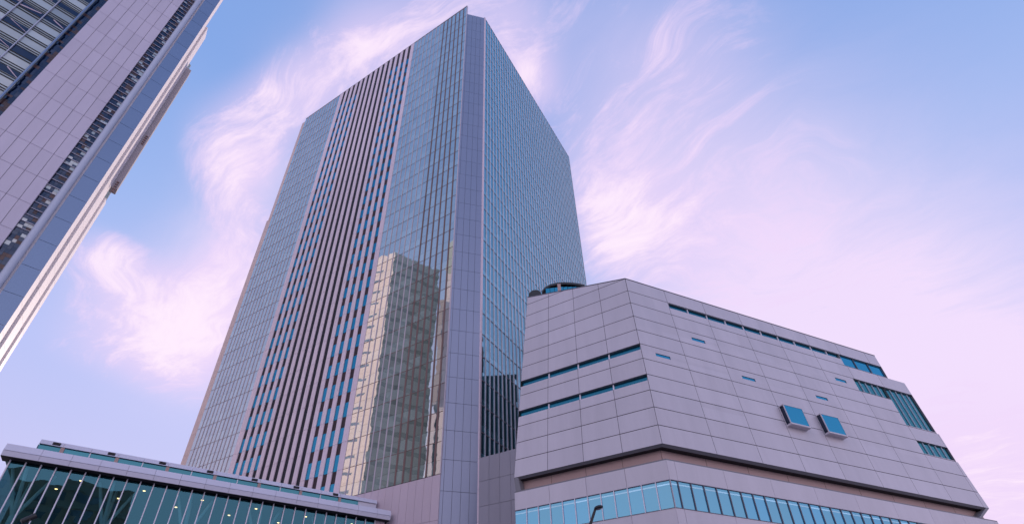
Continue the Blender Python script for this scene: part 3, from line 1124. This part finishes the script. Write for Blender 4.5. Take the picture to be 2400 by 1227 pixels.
for i in range(len(rj) - 1):
    mb.hexa([H(rj[i] + .012, -5, 24.37), H(rj[i + 1] - .012, -5, 24.37), H(rj[i + 1] - .012, -2.78, 24.37), H(rj[i] + .012, -2.78, 24.37),
             H(rj[i] + .012, -5, 24.85), H(rj[i + 1] - .012, -5, 24.85), H(rj[i + 1] - .012, -2.95, 24.85), H(rj[i] + .012, -2.95, 24.85)])
mb.build('roof_edge', M['canopy'], hall)
MB().box(H, .6, 36, -13, -4.9, 22.8, 24.8).build('roof', M['canopy'], hall)
g = MB().poly([H(36.05, -3, 22.86), H(36.05, -13, 22.86), H(36.05, -13, 24.36), H(36.05, -3, 24.36)]).build('end_glazing', M['g_clere'], hall, fix=False)
orient(g, H.a)

# ================================================================== left tower
class FrS(Fr):
    """frame whose units are scaled (heights measured from the eye level 1.6 m)"""
    def __call__(self, s, d, z):
        return self.p + self.a * (s * SC) + self.o * (d * SC) + Vector((0, 0, max(1.6 + (z - 1.6) * SC, 0)))


SC = 66 / 86
LB = hv(-48.66) * 66
LT = FrS(LB, D4 + 180, D4 + 90)
ltow = thing('panelled_tower', 'pale panelled high-rise with louvred glass and a vertical steel pipe', 'office tower', LB)
LH = 160.0
MB().prism([LT(.35, -.75, 0), LT(46, -.75, 0), LT(46, -11, 0), LT(8, -11, 0)], 0, (LH - 1) * SC).build('core', M['slate'], ltow)
zb = [0.8 + 4.88 * k for k in range(36) if .8 + 4.88 * k < LH]
zb = [98.2 + 4.88 * k for k in range(-20, 15)]
mb = MB()
for j in range(len(zb) - 1):
    mb.box(LT, 0, 2.36, -.5, 0, max(zb[j], 0) + .03, zb[j + 1] - .03)
mb.build('corner_panel', M['bluepanel'], ltow)
MB().box(LT, .05, 2.9, -.7, -.5, 0, LH).build('panel_backing', M['joint'], ltow)
MB().tube([LT(3.16, -.05, 0), LT(3.16, -.05, LH)], .50 * SC, 24).build('vertical_pipe', M['pipe'], ltow, smooth=True)
zst = [117.68 + 5.345 * k for k in range(-22, 10)]
zst = [max(z, 0) for z in zst]
xs6 = [5.32, 6.83, 8.35, 9.9, 11.44, 13.02, 14.62]
mb = MB()
for i in range(6):
    for j in range(len(zst) - 1):
        if zst[j + 1] > zst[j]:
            mb.box(LT, xs6[i] + .028, xs6[i + 1] - .028, -.4, .12, zst[j] + .03, zst[j + 1] - .03)
mb.build('stone_wall', M['lpanel'], ltow)
MB().box(LT, 5.36, 14.58, -.7, -.02, 0, LH).build('stone_backing', M['joint'], ltow)


rnd_ = random.Random(5)


def skin(name, fr, x0s, zl_, mat, parent, d):
    mb = MB()
    for i in range(len(x0s) - 1):
        for j in range(len(zl_) - 1):
            if zl_[j + 1] - zl_[j] > .04:
                mi = 0
                if isinstance(mat, list):
                    mi = rnd_.choices(range(len(mat)), (6, 2.0, 1.6))[0]
                mb.poly([fr(x0s[i] + .01, d, zl_[j] + .01), fr(x0s[i + 1] - .01, d, zl_[j] + .01), fr(x0s[i + 1] - .01, d, zl_[j + 1] - .01), fr(x0s[i] + .01, d, zl_[j + 1] - .01)], mi)
    ob = mb.build(name, mat, parent, fix=False)
    orient(ob, fr.o)
    return ob


zslot = [20 + 1.336 * k for k in range(112)]
sl = skin('slot_glazing', LT, [3.5, 4.3, 4.75, 5.34], sorted(zslot + [z + .6 for z in zslot]), [M['g_tower'], M['g_refl_brown'], M['g_louv']], ltow, -.55)  # brown and pale panes put reflection glimpses into the glass colour
for z in zslot:
    if z > 60:
        MB().box(LT, 3.5, 5.33, -.54, -.40, z - .032, z + .032).build('transom', M['mullw'], sl)
# louvred glass zone
zz_, zbars = [], []
for z in zst[4:]:
    for dz, wd in ((0, .07), (.55, .05), (2.35, .05), (2.85, .07), (3.4, .05)):
        zz_.append(z + dz)
        zbars.append((z + dz, wd))
gx = [14.9, 16.06, 19.5, 22.9, 26.3, 29.7, 33.1, 36.5, 40, 45.5]
skin('slot_glazing', LT, [14.64, 15.3, 16.06], sorted(zslot + [z + .8 for z in zslot]), [M['g_tower'], M['g_refl_brown'], M['g_tower']], ltow, -.6)  # brown panes stand in for reflections in this slot
lv_ = skin('louvred_glazing', LT, gx[1:], zz_, M['g_louv'], ltow, -.45)
rg = random.Random(21)
for z in zst[4:]:
    if 70 < z < 150:
        for i in range(1, 8):
            a, c = gx[i] + .06, gx[i + 1] - .06
            if rg.random() < .25:
                continue
            h0, h1 = z + .6 + rg.uniform(0, .5), z + 2.3 - rg.uniform(0, .3)
            skin('dark_glazing', LT, [a, c], [h0, h1], M['g_tower'], lv_, -.40)  # dark panes set in for the dark parts of the tower's reflection
            if rg.random() < .75 and i < 6:  # pink bars modelled in place of the tower stripes mirrored in the glass
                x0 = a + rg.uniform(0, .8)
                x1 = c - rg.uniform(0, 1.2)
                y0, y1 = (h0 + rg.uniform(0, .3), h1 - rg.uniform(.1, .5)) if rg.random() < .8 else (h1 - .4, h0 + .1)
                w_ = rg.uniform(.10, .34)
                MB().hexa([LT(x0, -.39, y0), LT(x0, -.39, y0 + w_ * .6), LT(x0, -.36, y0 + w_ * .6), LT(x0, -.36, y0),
                           LT(x1, -.39, y1), LT(x1, -.39, y1 + w_), LT(x1, -.36, y1 + w_), LT(x1, -.36, y1)]).build('mirrored_stripe', M['stone_base'], lv_)
for z, wd in zbars:
    if 70 < z < 150:
        MB().box(LT, 16.1, 45.5, -.44, -.34, z - wd, z + wd).build('louvre_blade', M['black'], lv_)
for x in gx[2:]:
    MB().box(LT, x - .05, x + .05, -.44, -.1, 20, LH).build('mullion', M['pipe'], lv_)
MB().tube([LT(16.06, .25, 0), LT(16.06, .25, LH)], .15 * SC, 12).build('guide_tube', M['bluepanel'], ltow, smooth=True)

# end wall: white fins and dark slits, lit by the low sun
LE = FrS(LB, -35, 55)
for s0, s1, z1, mt, d in ((0.03, 2.1, LH, 'whitestrip', 0), (3.7, 6.7, 134, 'whitestrip', .05), (8.0, 9.6, 78, 'whitestrip', .1)):
    mb = MB()
    z = 0
    while z < z1:
        mb.box(LE, s0, s1, -3.5, d, z + .015, min(z + 4.88, z1) - .015)
        z += 4.88
    mb.build('end_fin', M[mt], ltow)
for s0, s1, z1 in ((2.1, 3.7, 150), (6.7, 8.0, 112)):
    MB().box(LE, s0, s1, -3.5, -.45, 0, z1).build('slit_wall', M['charcoal'], ltow)
    sg = skin('slit_glazing', LE, [s0, s1], [4.88 * k for k in range(int(z1 / 4.88))], M['g_tower'], ltow, -.40)
SB = LE(6.9, 0, 0)
SB.z = 0
SF = FrS(SB, D4, D4 + 90)
MB().box(SF, .02, 1.0, -1.6, 0, 80, 121).build('rear_slab', M['concrete'], ltow)
MB().box(LE, 4.5, 9.0, -8, -3.6, 0, 120).build('rear_body', M['concrete'], ltow)
for zz0 in (79.0, 93.0):
    for k in range(5):
        MB().box(SF, .35, .75, .0, .18, zz0 + k * .6, zz0 + k * .6 + .22).build('bracket', M['mullb'], ltow)

# lower wing standing behind that tower: its sunlit end shows mirrored in the striped facade
WP = hv(-47.35) * 89
WE = Fr(WP, -47.35, 42.65)
WF = Fr(WP, 187, 97)
wing = thing('office_block', 'sunlit cream end of a lower office block, mirrored in the striped tower', 'office block', WP)
mb = MB()
for j in range(28):
    mb.box(WE, 0, 6.4, -.6, 0, 4.2 * j + .02, 4.2 * j + 4.18)
mb.build('end_wall', M['cream'], wing)
for j in range(27):
    sg = MB().box(WE, 3.4, 6.0, -.1, .02, 4.2 * j + 2.0, 4.2 * j + 2.7).build('window', M['g_left'], wing)
MB().prism([WF(0.6, -.65, 0), WF(15, -.65, 0), WF(15, -9, 0), WF(.6, -9, 0)], 0, 117.4).build('body', M['dark'], wing)
for k in range(28):
    MB().box(WF, .06, 15, -.6, 0, 4.2 * k + 1.3, 4.2 * k + 4.18).build('front_band', M['sage'], wing)
    MB().box(WF, .06, 15, -.6, -.05, 4.2 * k, 4.2 * k + 1.28).build('window_strip', M['g_wing'], wing)

# ================================================================== street lamp
lamp_p = hv(9.3) * 24
lp = thing('street_lamp', 'black street lamp with flat oval head on a leaning arm before the museum', 'street lamp', lamp_p)
top_arm = hv(10.64) * 24 + Vector((0, 0, 1.6 + 24 * math.tan(R(17.70))))
low_arm = hv(9.96) * 24 + Vector((0, 0, 1.6 + 24 * math.tan(R(16.30))))
dirA = (top_arm - low_arm)
foot = low_arm - dirA * 1.4
MB().tube([(foot.x, foot.y, 0), (foot.x, foot.y, foot.z * .7), (foot.x, foot.y, foot.z)], [.11, .09, .075], 14).build('pole', M['black'], lp, smooth=True)
MB().tube([foot, low_arm, top_arm], [.07, .062, .055], 12).build('arm', M['black'], lp, smooth=True)
hd0 = top_arm
ax = (hv(100) * .95 + Vector((0, 0, .22))).normalized()
side = ax.cross(Vector((0, 0, 1))).normalized()
upv = side.cross(ax)
mb = MB()
N, Kk = 20, [(-1, .0), (-.85, .55), (-.5, .9), (0, 1), (.5, .9), (.85, .55), (1, .0)]
path, rads = [], []
n0 = len(mb.v)
hc = hd0 + ax * .15
for t, w in Kk:
    for k in range(N):
        a = 2 * math.pi * k / N
        y, z_ = math.cos(a) * max(w, .02) * .17, math.sin(a) * max(w, .02) * (.11 if math.sin(a) > 0 else .055)
        mb.v.append(hc + ax * (t * .21) + side * y + upv * z_)
for i in range(len(Kk) - 1):
    for k in range(N):
        k2 = (k + 1) % N
        mb.f.append((n0 + i * N + k, n0 + i * N + k2, n0 + (i + 1) * N + k2, n0 + (i + 1) * N + k))
        mb.mi.append(0)
head = mb.build('lamp_head', M['black'], lp, smooth=True)
mb = MB()
mb.poly([hc + ax * (.13 * math.cos(2 * math.pi * k / 20)) + side * (.11 * math.sin(2 * math.pi * k / 20)) - upv * .056 for k in range(20)])
mb.build('lens', M['lens'], head)

# ================================================================== floodlight
fp = hv(-40.6) * 26
fl = thing('floodlight', 'small black cylindrical floodlight on a post before the glass hall', 'floodlight', fp)
fz = 1.6 + 26 * math.tan(R(13.1))
c0 = hv(-41.0) * 26 + Vector((0, 0, 1.6 + 26 * math.tan(R(12.97))))
c1 = hv(-40.36) * 26 + Vector((0, 0, 1.6 + 26 * math.tan(R(13.5))))
MB().tube([c0, c0.lerp(c1, .15), c0.lerp(c1, .7), c1, c1.lerp(c0, -.12)], [.085, .10, .10, .115, .115], 18).build('lamp_body', M['black'], fl, smooth=True)
mid = c0.lerp(c1, .45)
MB().tube([mid + Vector((.12, -.02, 0)), mid + Vector((.12, -.02, -.3)), mid + Vector((0, 0, -.34))], .018, 8).build('bracket', M['black'], fl)
MB().tube([(mid.x, mid.y, 0), (mid.x, mid.y, mid.z - .33)], .05, 12).build('post', M['black'], fl, smooth=True)

# ================================================================== block across the street (seen mirrored in the hall)
OP = hv(158.5) * 52
OB = Fr(OP, 154.5 + 90, 154.5 + 180)
opp = thing('apartment_block', 'brown block with sand coloured bands mirrored in the left of the glass hall', 'building', OB(0, 0, 0))
MB().box(OB, 0, 30, -14, -.3, 0, 54).build('wall', M['brick'], opp)
for k in range(12):
    MB().box(OB, -.05, 30, -.3, .0, 2.6 + 4.4 * k, 4.2 + 4.4 * k).build('band', M['band'], opp)
for k in range(11):
    for i in range(7):
        w = MB().box(OB, 2.6 + 4 * i, 5.0 + 4 * i, -.28, -.2, 4.5 + 4.4 * k, 6.7 + 4.4 * k).build('window', M['g_louv'], opp)
